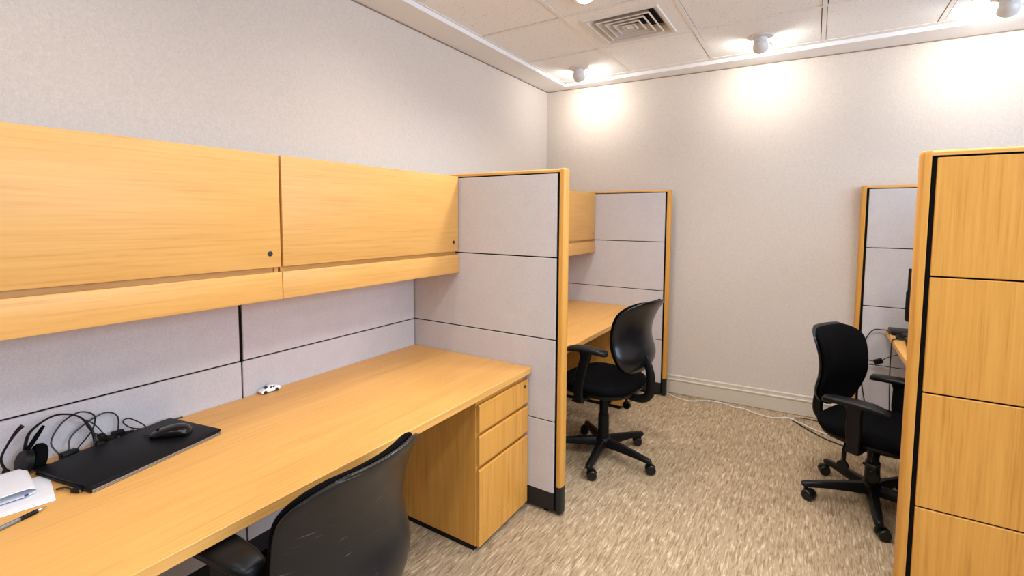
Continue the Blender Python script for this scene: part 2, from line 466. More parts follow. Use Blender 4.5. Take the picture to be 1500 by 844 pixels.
# ------------------------------------------------------------------ drawer pedestals
def pedestal(label, y0, y1):
    x0, xf = .16, .783
    r = thing('drawer_pedestal', label, 'drawer unit', ((x0+xf)/2, (y0+y1)/2, 0))
    ztop = TOP-THK-.001
    b = RB(r)
    b.box((x0, y0, .028), (xf-.020, y0+.018, ztop), .0015, 1).box((x0, y1-.018, .028), (xf-.020, y1, ztop), .0015, 1)
    b.box((x0, y0+.018, .028), (x0+.015, y1-.018, ztop)).box((x0+.015, y0+.018, .03), (xf-.022, y1-.018, .045))
    b.box((x0+.015, y0+.018, ztop-.02), (xf-.030, y1-.018, ztop-.001))
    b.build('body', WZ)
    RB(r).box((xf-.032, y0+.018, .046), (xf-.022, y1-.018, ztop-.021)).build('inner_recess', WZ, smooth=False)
    RB(r).box((x0+.01, y0+.008, .0), (xf-.035, y1-.008, .028)).build('kick_base', BLACK, smooth=False)
    e = .0015
    for i, (z0, z1) in enumerate(((.552, .674), (.402, .534), (.112, .382))):
        # front with a scooped finger lip along its top edge
        P = [(xf-.019, z0), (xf-.002, z0), (xf, z0+.002), (xf, z1-.006), (xf-.002, z1-.002), (xf-.006, z1), (xf-.011, z1-.001), (xf-.014, z1-.006), (xf-.016, z1-.016), (xf-.019, z1-.016)]
        d = RB(r).prism(P, 'y', y0+e, y1-e)
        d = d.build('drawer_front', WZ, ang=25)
        if i == 0:
            k = RB(r); M = Matrix.Translation((xf, y1-.035, z1-.030)) @ Matrix.Rotation(PI/2, 4, 'Y')
            k.lathe([(.0085, -.004), (.0085, .0015), (.007, .0025)], 18, M); k.build('lock', LOCKM, d)
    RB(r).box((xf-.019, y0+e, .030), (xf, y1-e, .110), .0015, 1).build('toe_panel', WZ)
    return r
pedestal('oak drawer pedestal under the near desk beside the left partition', 1.622, 2.043)
pedestal('oak drawer pedestal in shadow under the far desk behind a chair', 3.52, 3.972)

# ------------------------------------------------------------------ overhead cabinets
CX, CT, CBT = .333, 1.711, 1.187
def cabinet(label, y0, y1):
    r = thing('overhead_cabinet', label, 'cabinet', (CX/2, (y0+y1)/2, CBT))
    b = RB(r)
    x0, xb = .004, CX-.022
    b.box((x0, y0+.004, CBT+.006), (xb, y0+.020, CT-.004)).box((x0, y1-.020, CBT+.006), (xb, y1-.004, CT-.004))
    b.box((x0, y0+.020, CT-.022), (xb, y1-.020, CT-.004)).box((x0, y0+.020, CBT+.006), (xb, y1-.020, CBT+.024))
    b.box((x0, y0+.020, CBT+.024), (x0+.008, y1-.020, CT-.022))
    b.build('body', WY, smooth=False)
    RB(r).box((xb-.022, y0+.021, CBT+.025), (xb-.004, y1-.021, CBT+.16)).build('recess_rail', WY, smooth=False)
    d = RB(r).box((xb, y0+.004, 1.306), (CX, y1-.004, CT), .0018, 2).build('door', WDOOR)
    M = Matrix.Translation((CX, y1-.045, 1.356)) @ Matrix.Rotation(PI/2, 4, 'Y')
    RB(r).lathe([(.0095, -.004), (.0095, .0012), (.008, .002)], 20, M).build('lock', LOCKM, d)
    RB(r).box((xb, y0+.001, CBT), (CX, y1-.001, 1.287), .0018, 2).build('bottom_rail', WDOOR)
    return r
cabinet('oak overhead cabinet above the laptop and headset', -.02, 1.012)
cabinet('oak overhead cabinet above the toy car, beside the left partition', 1.013, YA-.004)
cabinet('small-looking oak overhead cabinet seen past the left partition', 2.945, YB_-.006)

# ------------------------------------------------------------------ office chairs
def supern(a, b, n, N):
    out = []
    for k in range(N):
        t = 2*PI*k/N; c, s = math.cos(t), math.sin(t)
        out.append((a*math.copysign(abs(c)**(2/n), c), b*math.copysign(abs(s)**(2/n), s)))
    return out
def lerp(tab, t):
    """smooth cubic through the table"""
    n = len(tab)
    for i in range(n-1):
        a, va = tab[i]; b, vb = tab[i+1]
        if t <= b or i == n-2:
            def slope(k):
                if k == 0: return (tab[1][1]-tab[0][1])/(tab[1][0]-tab[0][0])
                if k == n-1: return (tab[-1][1]-tab[-2][1])/(tab[-1][0]-tab[-2][0])
                return (tab[k+1][1]-tab[k-1][1])/(tab[k+1][0]-tab[k-1][0])
            h = b-a; f = (t-a)/h
            return (2*f**3-3*f*f+1)*va+(f**3-2*f*f+f)*h*slope(i)+(3*f*f-2*f**3)*vb+(f**3-f*f)*h*slope(i+1)
def office_chair(label, loc, rz, seat_z, arm_z, back_z0, back_h, base_rot, shell_mat=SHELL, pad_yaw=0., back_yaw=0., arm_y=.285, pad_x=.01, back_x=-.245, curve=1., back_w=1.):
    r = thing('office_chair', label, 'chair', loc, rz)
    # star base
    zr = base_rot
    b = MB(); b.lathe([(.034, .065), (.046, .075), (.048, .115), (.036, .128)], 20)
    for k in range(5):
        a = zr + 2*PI*k/5; M = Matrix.Rotation(a, 4, 'Z')
        def sec(x, w, z0, z1): return [M @ Vector(p) for p in ((x, -w, z0), (x, w, z0), (x, w*.9, z0+(z1-z0)*.6), (x, w*.45, z1), (x, -w*.45, z1), (x, -w*.9, z0+(z1-z0)*.6))]
        b.rings([sec(.03, .029, .072, .122), sec(.12, .026, .074, .116), sec(.22, .022, .072, .103), sec(.285, .020, .068, .094), sec(.315, .0185, .066, .090), sec(.327, .012, .068, .084)])
    b.build('star_base', BLACK, r, ang=50)
    for k in range(5):
        a = zr + 2*PI*k/5; c = Vector((.305*math.cos(a), .305*math.sin(a), 0))
        sw = a + (1.9, .7, 2.6, 1.2, 2.2)[k]
        T = Matrix.Translation(c) @ Matrix.Rotation(sw, 4, 'Z')
        cs = MB()
        for sy in (-1, 1):
            M = T @ Matrix.Translation((.018, sy*.0155, .0275)) @ Matrix.Rotation(PI/2, 4, 'X')
            cs.lathe([(.012, -.0125), (.024, -.0125), (.0275, -.008), (.0275, .008), (.024, .0125), (.012, .0125)], 20, M)
        cp = cs.build('caster', RUBBER, r)
        h = MB(); pr = []
        for q in range(9):
            an = math.radians(20+q*20); pr.append((.018+.031*math.cos(an), .0275+.031*math.sin(an)))
        pr += [(.0, .045)]
        h.prism(pr, 'y', -.006, .006)
        bmesh.ops.transform(h.bm, matrix=T, verts=h.bm.verts)
        h.lathe([(.010, .045), (.010, .075)], 10, Matrix.Translation(c)); h.build('caster_fork', BLACK, cp)
    # gas column with two-stage cover
    zs = seat_z-.085
    MB().lathe([(.034, .118), (.033, .12+(zs-.12)*.48), (.027, .12+(zs-.12)*.50), (.0265, zs-.02), (.022, zs-.01), (.022, zs)], 24).build('gas_column', BLACK, r)
    m = MB(); m.box((-.13, -.075, zs-.012), (.11, .075, zs+.022), .012, 2)
    m.box((-.19, -.05, zs-.006), (-.1, .05, zs+.02), .008, 2)
    mech = m.build('tilt_mechanism', BLACK, r)
    for sy, x, dz in ((-1, .06, -.045), (1, .03, -.02)):
        q = MB(); q.tube([(x, sy*.06, zs), (x, sy*.15, zs-.006), (x+.01, sy*.215, zs+dz)], [.006, .006, .007], 8)
        q.box((-.03, -.028, -.007), (.03, .028, .007), .006, 2, Matrix.Translation((x+.012, sy*.235, zs+dz-.004)) @ Matrix.Rotation(sy*.3, 4, 'X'))
        q.build('lever', BLACK, r)
    for x, yk in ((-.075, -.155), (.06, -.155)):
        q = MB(); q.tube([(x, -.06, zs-.0), (x, yk+.01, zs-.045), (x, yk, zs-.12)], [.012, .011, .010], 8)
        q.lathe([(.020, -.012), (.026, -.008), (.026, .008), (.018, .012)], 20, Matrix.Translation((x, yk-.006, zs-.135)) @ Matrix.Rotation(PI/2, 4, 'X'))
        q.build('adjustment_knob', BLACK, r)
    # seat: moulded pan and fabric cushion
    N = 40
    def ring(sc, z, fx=0., droop=0.):
        out = []
        for x, y in supern(.245*sc, .248*sc, 3.0, N):
            d = droop*max(0, (x-.10)/.145)**2
            out.append(Vector((x+fx+.02, y, z-d)))
        return out
    MB().rings([ring(.55, seat_z-.085), ring(.80, seat_z-.082), ring(.93, seat_z-.070), ring(.965, seat_z-.052), ring(.95, seat_z-.045)]).build('seat_pan', BLACK, r, ang=60)
    MB().rings([ring(.93, seat_z-.05, 0, .012), ring(.99, seat_z-.042, 0, .014), ring(1.02, seat_z-.022, 0, .018), ring(1.0, seat_z-.006, 0, .022), ring(.93, seat_z+.003, 0, .024), ring(.78, seat_z+.004, 0, .020), ring(.5, seat_z-.001, 0, .01), ring(.2, seat_z-.004)]).build('seat_cushion', SEATF, r, ang=80)
    # backrest: plastic shell behind, fabric cushion in front
    WT = [(0, .195), (.25, .215), (.55, .207), (.80, .212), (1., .210)]
    LX = [(0, .034), (.10, .000), (.24, -.014), (.44, .014), (.62, .012), (.82, -.026), (1, -.088)]
    def halfw(v):
        c = 1.
        if v > .76: c = (max(0., 1-((v-.76)/.24)**2.9))**(1/2.9)
        if v < .36: c = (max(0., 1-((.36-v)/.36)**2.3))**(1/2.3)
        return lerp(WT, v)*max(c, .5 if v > .5 else .36)
    bx = back_x
    RY = Matrix.Translation((bx, 0, 0)) @ Matrix.Rotation(back_yaw, 4, 'Z') @ Matrix.Translation((-bx, 0, 0))
    NV, NU = 30, 18
    def P(u, v, off, k=1.):
        h = halfw(v)*k*back_w
        y = u*h
        curl = .052*(abs(y)/.21)**2
        return RY @ Vector((bx + curve*lerp(LX, v) + curl + off, y, back_z0 + v*back_h))
    def slab(off0, off1, k, ve0=0., ve1=1., puff=0., edge=.4):
        """closed slab between two offsets with rounded rim"""
        rings = []
        front, backg = [], []
        for i in range(NV+1):
            v = ve0+(ve1-ve0)*i/NV
            rf, rb = [], []
            for j in range(NU+1):
                u = -1+2*j/NU
                du = (1-abs(u)**4); dv = 1-abs(2*(i/NV)-1)**6
                pf = puff*du*dv
                mid = (off0+off1)/2
                e = max(0., min(1-abs(u)**7, 1-abs(2*(i/NV)-1)**12))
                w = edge+(1-edge)*e
                rf.append(P(u, v, mid+(off1-mid)*w+pf, k)); rb.append(P(u, v, mid+(off0-mid)*w, k))
            front.append(rf); backg.append(rb)
        t = bmesh.new()
        F = [[t.verts.new(p) for p in q] for q in front]; B = [[t.verts.new(p) for p in q] for q in backg]
        for G, fl in ((F, 0), (B, 1)):
            for a, c in zip(G, G[1:]):
                for j in range(NU):
                    q = (a[j], a[j+1], c[j+1], c[j]); t.faces.new(q[::-1] if fl else q)
        for j in range(NU):
            t.faces.new((F[0][j], B[0][j], B[0][j+1], F[0][j+1])); t.faces.new((F[-1][j], F[-1][j+1], B[-1][j+1], B[-1][j]))
        for i in range(NV):
            t.faces.new((F[i][0], F[i+1][0], B[i+1][0], B[i][0])); t.faces.new((F[i][NU], B[i][NU], B[i+1][NU], F[i+1][NU]))
        return t
    for nm, a0, a1, k, v0, v1, pf, mat in (('back_shell', -.016, .014, 1., 0., 1., 0., shell_mat), ('back_cushion', .002, .044, .965, .025, .985, .014, SEATF)):
        s = MB(); s._merge(slab(a0, a1, k, v0, v1, pf)); o = s.build(nm, mat, r, ang=80, subsurf=1)
    # J-shaped back bar
    zb = back_z0
    j = MB(); j.tube([(-.10, 0, zs+.004), (-.19, 0, zs-.006), (back_x-.015, 0, zs+.002), (back_x-.056, 0, zs+.05), (back_x-.056, 0, zb+.0), (back_x-.042, 0, zb+.06), (back_x-.020, 0, zb+.12)], [.014, .014, .015, .016, .016, .015, .010], 12, flat=1.7)
    j.build('back_bar', BLACK, r, ang=60)
    # T arms
    for sy in (-1, 1):
        ya = sy*arm_y
        p = MB(); rings = []
        for x, w, z, t in ((-.135, .018, -.004, .010), (-.125, .032, 0, .016), (-.08, .040, .004, .017), (0, .045, .006, .017), (.07, .045, .002, .016), (.11, .040, -.008, .014), (.135, .026, -.020, .010), (.142, .012, -.026, .006)):
            rings.append([Vector((x, w*c, z-.017+t*s_)) for c, s_ in supern(1, 1, 2.8, 18)])
        p.rings(rings)
        M = Matrix.Translation((pad_x, ya, arm_z)) @ Matrix.Rotation(pad_yaw, 4, 'Z')
        bmesh.ops.transform(p.bm, matrix=M, verts=p.bm.verts)
        p.build('armrest_pad', BLACK, r, ang=60)
        q = MB()
        def rec(cx, cy, z, a, b_): return [Vector((cx+x, cy+y, z)) for x, y in supern(a, b_, 5, 16)]
        q.rings([rec(.01, ya, seat_z-.062, .026, .012), rec(.01, ya, seat_z+.02, .034, .014), rec(pad_x, ya, arm_z-.06, .030, .014), rec(pad_x, ya, arm_z-.028, .040, .020)])
        q.box((-.02, min(ya, sy*.05), seat_z-.088), (.04, max(ya, sy*.05)+.0, seat_z-.072), .004, 2)
        q.box((-.018, ya-.012 , seat_z-.088), (.038, ya+.012, seat_z-.05), .004, 2)
        q.build('arm_post', BLACK, r, ang=50)
    return r
R = math.radians
office_chair('black office chair with scuffed plastic back, tucked under the near desk', (.768, .785, 0), R(184), .43, .690, .375, .515, R(20), SCUFF, 0., 0., .235, .0, -.245, .9, 1.10)
office_chair('black office chair at the far left desk, seen from behind', (.912, 2.765, 0), R(172), .515, .757, .570, .455, R(-84-172), SHELL, 0., R(-6), .285, -.034)
office_chair('black office chair facing the desk on the right, its fabric front showing', (2.288, 3.025, 0), R(-24), .45, .622, .49, .428, R(24-89), SHELL, R(10), R(-7), .285, .01, -.215, .6, .98)

# ------------------------------------------------------------------ ceiling fittings
def eyeball(label, x, y, group='wall-washing ceiling spotlights'):
    r = thing('ceiling_spotlight', label, 'ceiling light', (x, y, HT), group=group)
    MB().lathe([(.046, .002), (.076, .002), (.0775, -.003), (.072, -.007), (.046, -.009), (.044, -.004), (.044, .002)], 32, cap=False).build('trim_ring', LAMPW, r)
    MB().lathe([(.0425, .002), (.0425, -.040), (.038, -.052)], 28).build('neck', LAMPW, r)
    d = Vector((0, .87, -.49)).normalized()
    q = Vector((0, 0, 1)).rotation_difference(d).to_matrix().to_4x4()
    M = Matrix.Translation((0, -.004, -.052)) @ q
    pr = [(.006, -.046)]+[(.046*math.sin(a), -.046*math.cos(a)) for a in [k*PI/16 for k in range(1, 9)]]+[(.047, .018), (.046, .034), (.042, .034), (.040, .022)]
    hd = MB(); hd.lathe(pr, 28, M, cap=False); hd.build('lamp_head', LAMPW, r)
    bl = MB(); bl.lathe([(.0395, .018), (.036, .024), (.02, .030), (.004, .032)], 24, M); bl.build('bulb', BULB, r)
    c = MB(); c.tube([(.040, .0, -.048), (.055, .004, -.046), (.064, .012, -.056), (.066, .016, -.066)], .004, 6); c.build('clip', LAMPW, r)
    return M @ Vector((0, 0, .06)) + Vector((x, y, HT))
mouths = []
for lab, x, y in (('white ceiling spotlight in the corner above the left partitions', .31, 3.63),
                  ('white ceiling spotlight above the middle of the back wall', 1.627, 3.63),
                  ('white ceiling spotlight cut by the top right corner of the photo', 2.825, 3.68)):
    mouths.append(eyeball(lab, x, y))
def downlight(label, x, y):
    r = thing('ceiling_downlight', label, 'ceiling light', (x, y, HT), group='recessed ceiling downlights')
    MB().lathe([(.040, .002), (.072, .002), (.073, -.003), (.066, -.007), (.042, -.007), (.040, -.003)], 32, cap=False).build('trim_ring', LAMPW, r)
    MB().lathe([(.040, -.001), (.038, -.010), (.028, -.017), (.014, -.021), (.003, -.022)], 28).build('lens', DOME, r)
    return Vector((x, y, HT-.05))
downs = [downlight('lit round downlight at the top edge beside the air vent', .857, 2.50)]
for x, y in ((1.4, 1.3), (1.4, .1), (2.2, 1.35), (2.2, .1), (.9, -1.5), (2.2, -1.5), (3.5, 1.35), (2.05, 2.50), (3.3, 2.50), (3.5, -.9)):  # unseen lamps added to light the room
    downs.append(downlight('added round recessed downlight overhead, unseen, lighting the room', x, y))

added_washes = [downlight('added round recessed downlight, unseen, brightening the left wall', x, y) for x, y in ((.52, 1.75), (.52, .35))]  # extra lamps added for the brighter pools on the left wall
# square air vent filling one tile
i, j = VENT
vx0, vx1, vy0, vy1 = gx[i]+.013, gx[i+1]-.013, gy[j]+.013, gy[j+1]-.013
vc = Vector(((.71+1.18)/2, (2.78+3.25)/2-.01, HT))
r = thing('air_vent', 'square white air vent with nested louvres in the ceiling tiles', 'air vent', vc)
H0 = .232
def frame_ring(mb, h0, z0, h1, z1, th):
    """square ring of four sloped blades: outer half-size h0 at z0, h1 at z1"""
    def sq(h, z): return [Vector((h, h, z)), Vector((-h, h, z)), Vector((-h, -h, z)), Vector((h, -h, z))]
    A = [sq(h0, z0), sq(h1, z1), sq(h1-th, z1), sq(h0-th, z0)]
    t = bmesh.new(); V = [[t.verts.new(p) for p in q] for q in A]
    for a in range(4):
        for k in range(4):
            t.faces.new((V[a][k], V[a][(k+1) % 4], V[(a+1) % 4][(k+1) % 4], V[(a+1) % 4][k]))
    mb._merge(t)
pl = MB()
for a, b_ in (((vx0, vy0), (vc.x-H0+.01, vy1)), ((vc.x+H0-.01, vy0), (vx1, vy1)), ((vc.x-H0+.01, vy0), (vc.x+H0-.01, vc.y-H0+.01)), ((vc.x-H0+.01, vc.y+H0-.01), (vc.x+H0-.01, vy1))):
    pl.box((a[0]-vc.x, a[1]-vc.y, .002), (b_[0]-vc.x, b_[1]-vc.y, .02))
pl.build('surround_panel', TILE, r, smooth=False)
f = MB(); frame_ring(f, H0, .002, H0-.003, -.008, .014); frame_ring(f, H0-.054, .034, H0-.016, -.008, .004); frame_ring(f, H0-.052, .034, H0-.056, .049, .003)
f.build('frame', VENTW, r, smooth=False)
for k in range(4):
    h = H0-.062-k*.0425
    l = MB(); frame_ring(l, h-.034, .032, h, -.007, .003)
    frame_ring(l, h, -.007, h-.004, -.010, .006)
    l.build('louvre', VENTW, r, smooth=False)
MB().box((-.022, -.022, -.009), (.022, .022, -.004), .001, 1).build('centre_plate', VENTW, r)
MB().box((-H0+.02, -H0+.02, .050), (H0-.02, H0-.02, .055)).build('duct', SHADOWBOX, r, smooth=False)

# ------------------------------------------------------------------ things on the near desk
D = TOP
# closed laptop
lr = thing('laptop', 'closed black laptop with silver edge on the near desk', 'laptop', (.19, .593, D), R(0))
th = math.atan2(.377, -.079)   # long side direction of the front edge
ux = Vector((-.079, .377, 0)).normalized(); uy = Vector((-ux.y, ux.x, 0))   # uy points to the back panel
lr.rotation_euler = (0, 0, math.atan2(ux.y, ux.x))
Lh, Wh = .192, .128
MB().box((-Lh, -Wh, .002), (Lh, Wh, .0105), .002, 1).build('base', LAPTOP, lr)
for z0, z1 in ((.0025, .0052), (.0066, .0098)): MB().box((-Lh+.003, -Wh-.0008, z0), (Lh-.003, -Wh+.002, z1)).build('edge_strip', SILVER, lr, smooth=False)
MB().box((-Lh, -Wh, .0125), (Lh, Wh, .021), .0025, 2).build('lid', LAPTOP, lr)
MB().box((-Lh+.003, -Wh+.003, .0), (Lh-.003, Wh-.003, .0130)).build('inner_body', CABLE, lr, smooth=False)
for x in (-.11, .11): MB().cyl((x-.03, Wh+.002, .0115), (x+.03, Wh+.002, .0115), .006, n=12).build('hinge', BLACK, lr)
# mouse lying on it
mz = D+.0215
mr = thing('computer_mouse', 'black computer mouse lying on the closed laptop', 'mouse', (.190, .690, mz), 0)
mdir = Vector((.10, .11, 0)).normalized()
mr.rotation_euler = (0, 0, math.atan2(mdir.y, mdir.x))
rg = []
for x, w, hh in ((-.061, .008, .008), (-.056, .020, .014), (-.042, .027, .021), (-.018, .029, .029), (.010, .031, .035), (.034, .031, .034), (.050, .027, .026), (.058, .018, .016), (.061, .008, .008)):
    rg.append([Vector((x, w*c, max(0., hh*.45+hh*.55*s_))) if s_ < 0 else Vector((x, w*c, hh*.45+hh*.55*s_)) for c, s_ in supern(1, 1, 2.3, 20)])
MB().rings(rg).build('mouse_body', plain('glossy_black', (.006, .006, .0065), .2, spec=.4), mr, ang=70, subsurf=1)
q = MB(); q.cyl((-.036, -.003, .0205), (-.036, .003, .0205), .006, n=16); q.build('scroll_wheel', BLACK, mr)
def w2l(root, p):
    c, s = math.cos(-root.rotation_euler.z), math.sin(-root.rotation_euler.z); d = Vector(p)-Vector(root.location)
    return (d.x*c-d.y*s, d.x*s+d.y*c, d.z)
q = MB(); q.tube([w2l(mr, p) for p in ((.150, .648, mz+.006), (.120, .640, mz+.005), (.085, .660, mz+.012), (.045, .655, mz+.022), (.025, .632, mz+.040), (.020, .618, mz+.030), (.030, .640, mz+.004), (.026, .69, D+.006), (.022, .74, D+.005))], .0022, 6)
q.build('mouse_cord', CABLE, mr)

# headset
hr = thing('headset', 'black telephone headset with boom microphone against the back panel', 'headset', (.055, .375, D))
def H(p): return (p[0]-.055, p[1]-.375, p[2]-D)
q = MB(); M = Matrix.Translation((.010, -.006, .036)) @ Matrix.Rotation(math.radians(70), 4, 'X') @ Matrix.Rotation(math.radians(8), 4, 'Y')
q.lathe([(.010, -.016), (.028, -.015), (.034, -.006), (.034, .006), (.030, .012)], 26, M); cup = q.build('ear_cup', BLACK, hr)
q = MB(); M2 = Matrix.Translation((.010, .022, .040)) @ Matrix.Rotation(math.radians(78), 4, 'X')
q.lathe([(.012, -.014), (.032, -.013), (.037, -.006), (.037, .006), (.031, .012), (.012, .010)], 26, M2); q.build('ear_cushion', SEATF, hr)
hb = [(-.004, -.004, .062), (-.010, .010, .110), (-.012, .050, .138), (-.014, .085, .140), (-.010, .125, .118), (-.004, .150, .070), (.004, .156, .028)]
q = MB(); q.tube(hb, [.0045, .004, .0028, .0028, .0028, .004, .005], 8, flat=1.); q.build('headband', BLACK, hr)
q = MB(); q.tube([(.004, .002, .068), (.002, .022, .098), (-.002, .040, .124)], [.006, .0065, .004], 8); q.build('headband_pad', SEATF, hr)
q = MB(); q.lathe([(.004, -.014), (.011, -.012), (.012, .010), (.006, .014)], 14, Matrix.Translation((.002, .166, .014)) @ Matrix.Rotation(1.2, 4, 'X')); q.build('temple_pad', BLACK, hr)
q = MB(); q.tube([(-.008, -.042, .018), (-.014, -.050, .055), (-.008, -.036, .095), (0, -.018, .128), (.004, -.006, .142)], [.004, .0032, .0032, .005, .006], 8)
q.lathe([(.005, -.01), (.008, -.006), (.008, .006), (.005, .01)], 12, Matrix.Translation((-.006, -.044, .016)) @ Matrix.Rotation(.4, 4, 'Y')); q.build('microphone_boom', BLACK, hr)
# headset cord looping behind the laptop
q = MB(); q.tube([H(p) for p in ((.060, .40, D+.012), (.075, .43, D+.006), (.050, .450, D+.010), (.026, .435, D+.055), (.022, .462, D+.105), (.028, .505, D+.128), (.030, .540, D+.105), (.026, .535, D+.060), (.03, .50, D+.02), (.045, .475, D+.006), (.022, .48, D+.05), (.018, .525, D+.085), (.016, .575, D+.100), (.018, .605, D+.075), (.026, .60, D+.020))], .0024, 6)
q.build('headset_cord', CABLE, hr)
# cord connectors and adapters behind the laptop
kb = thing('cable_bundle', 'tangle of black cords and connectors behind the closed laptop', 'cable', (.03, .585, D))
def K(p): return (p[0]-.03, p[1]-.585, p[2]-D)
q = MB()
for a, s_, rzz in (((.030, .572, D+.012), (.022, .012, .010), .9), ((.026, .600, D+.022), (.018, .010, .008), 1.6), ((.036, .555, D+.028), (.012, .009, .012), .3), ((.03, .625, D+.012), (.02, .008, .007), 1.4)):
    MB().box([-c for c in s_], s_, .004, 2, Matrix.Translation(K(a)) @ Matrix.Rotation(rzz, 4, 'Z') @ Matrix.Rotation(.3, 4, 'X')).build('connector', BLACK, kb)
q = MB(); q.box((-.022, -.013, -.011), (.022, .013, .011), .004, 2, Matrix.Translation(K((.052, .468, D+.0125))) @ Matrix.Rotation(1.8, 4, 'Z')); q.build('adapter_block', BLACK, kb)
q = MB(); q.tube([K(p) for p in ((.052, .49, D+.01), (.042, .53, D+.008), (.032, .562, D+.012))], .003, 6)
q.tube([K(p) for p in ((.03, .565, D+.03), (.028, .540, D+.075), (.030, .515, D+.098), (.032, .535, D+.05), (.034, .575, D+.024))], .002, 6)
q.tube([K(p) for p in ((.026, .64, D+.012), (.020, .69, D+.008), (.018, .75, D+.006), (.014, .80, D+.004))], .0028, 6)
q.tube([K(p) for p in ((.060, .446, D+.008), (.078, .425, D+.006), (.068, .40, D+.005), (.10, .385, D+.005))], .0025, 6)
q.build('cord', CABLE, kb)

# loose usb lead
ur = thing('usb_lead', 'short black lead with plug lying beside the papers', 'cable', (.31, .40, D))
def U(p): return (p[0]-.31, p[1]-.40, p[2]-D)
q = MB(); q.tube([U(p) for p in ((.252, .3875, D+.0032), (.262, .394, D+.006), (.275, .401, D+.009), (.288, .405, D+.008), (.300, .408, D+.007))], .0024, 8); q.build('lead', CABLE, ur)
ud = Vector((.030, .014, 0)).normalized(); Mu = Matrix.Translation(U((.311, .414, D+.0068))) @ Matrix.Rotation(math.atan2(ud.y, ud.x), 4, 'Z')
q = MB(); q.box((-.013, -.0075, -.006), (.012, .0075, .006), .003, 2, Mu); q.build('plug', BLACK, ur)
q = MB(); q.box((.012, -.0045, -.003), (.0165, .0045, .003), 0, 1, Mu); q.build('plug_contact', CHROME, ur)

# flat sheet and folded sheet of paper
pr_ = tag(MB().box((-.096, -.13, 0), (.096, .13, .002), .0005, 1).build('paper_sheet', PAPER, smooth=False), 'flat white sheet under the folded paper on the near desk', 'paper')
pa = Vector((.195, -.034, 0)).normalized()
pr_.location = (.198, .259, D+.0008); pr_.rotation_euler = (0, 0, math.atan2(.034, -.195)+PI)
fr = thing('folded_paper', 'folded white paper with blue pen strokes at the desk edge', 'paper', (.150, .268, D+.0034), R(-6))
def foldprof(z_off):
    pts = [(-.15, .001), (.02, .001), (.060, .0015), (.084, .005), (.094, .011), (.091, .018), (.080, .022), (.055, .0225), (.0, .018), (-.08, .013), (-.15, .010)]
    return pts
pp = foldprof(0); thk = .0008
# curve runs in local (y,z), sheet extends along local x
t = []
for x in (-.085, .085):
    t.append([(x, py, pz) for py, pz in pp])
q = MB()
up_ = [[Vector((x, a, b_)) for a, b_ in pp] for x in (-.085, -.03, .03, .085)]
q.grid(up_)
fo = q.build('sheet', PAPER, fr, ang=80)
sm = fo.modifiers.new('Solidify', 'SOLIDIFY'); sm.thickness = .0012; sm.offset = 0
sb = fo.modifiers.new('Subdivision', 'SUBSURF'); sb.levels = 1; sb.render_levels = 1
q = MB()
q.box((.0862, -.14, .0034), (.0868, .07, .0050)); q.box((.0858, .068, .006), (.0872, .076, .012), .001, 1)
q.build('pen_strokes', INK, fr, smooth=False)
# pen
pd = (Vector((.342, .345, 0))-Vector((.365, .258, 0))).normalized()
pn = thing('pen', 'black and grey ballpoint pen in front of the papers', 'pen', (.358, .283, D+.0056), math.atan2(pd.y, pd.x))
Mx = Matrix.Rotation(PI/2, 4, 'Y')
MB().lathe([(.0045, -.085), (.0050, -.080), (.0050, .012)], 16, Mx).build('barrel', PENB, pn)
MB().lathe([(.0052, .011), (.0056, .018), (.0054, .035), (.0052, .046)], 16, Mx).build('grip', BLACK, pn)
MB().lathe([(.0050, .046), (.0040, .054), (.0022, .062), (.0008, .066)], 16, Mx).build('pen_tip', CHROME, pn)
MB().box((-.083, -.0015, .0052), (-.045, .0015, .0066), .0005, 1).build('pocket_clip', CHROME, pn)
# toy car
tc_ = thing('toy_car', 'small white toy car against the back panel of the near desk', 'toy car', (.026, 1.130, D), R(88))
# local x: rear; nose points toward -x
car = [(-.041, .007), (-.042, .012), (-.038, .016), (-.022, .019), (-.010, .0275), (.002, .0295), (.016, .029), (.026, .0245), (.038, .022), (.041, .018), (.041, .008), (.036, .0055), (-.036, .0055)]
rg = []
for yy, sc in ((-.0165, .86), (-.0155, .96), (-.012, 1.), (.012, 1.), (.0155, .96), (.0165, .86)):
    rg.append([Vector((x*(.99 if abs(yy) > .013 else 1), yy*(1 if z < .02 else .80), .0055+(z-.0055)*sc)) for x, z in car])
MB().rings(rg).build('car_body', CARW, tc_, ang=40)
q = MB()
for sy in (-1, 1):
    q.prism([(-.009, .0205), (-.002, .0268), (.004, .0270), (.005, .0205)], 'y', sy*.0134, sy*.0152); q.prism([(.008, .0205), (.008, .0268), (.016, .0262), (.023, .0215)], 'y', sy*.0134, sy*.0152)
q.prism([(-.021, .0198), (-.0115, .0274), (-.0095, .0274), (-.019, .0190)], 'y', -.0105, .0105)
q.build('car_window', CARG, tc_, smooth=False)
for x in (-.025, .025):
    for sy in (-1, 1):
        q = MB(); q.lathe([(.002, -.003), (.0068, -.003), (.0074, 0), (.0068, .003), (.002, .003)], 18, Matrix.Translation((x, sy*.0155, .0074)) @ Matrix.Rotation(PI/2, 4, 'X')); q.build('wheel', TYRE, tc_)

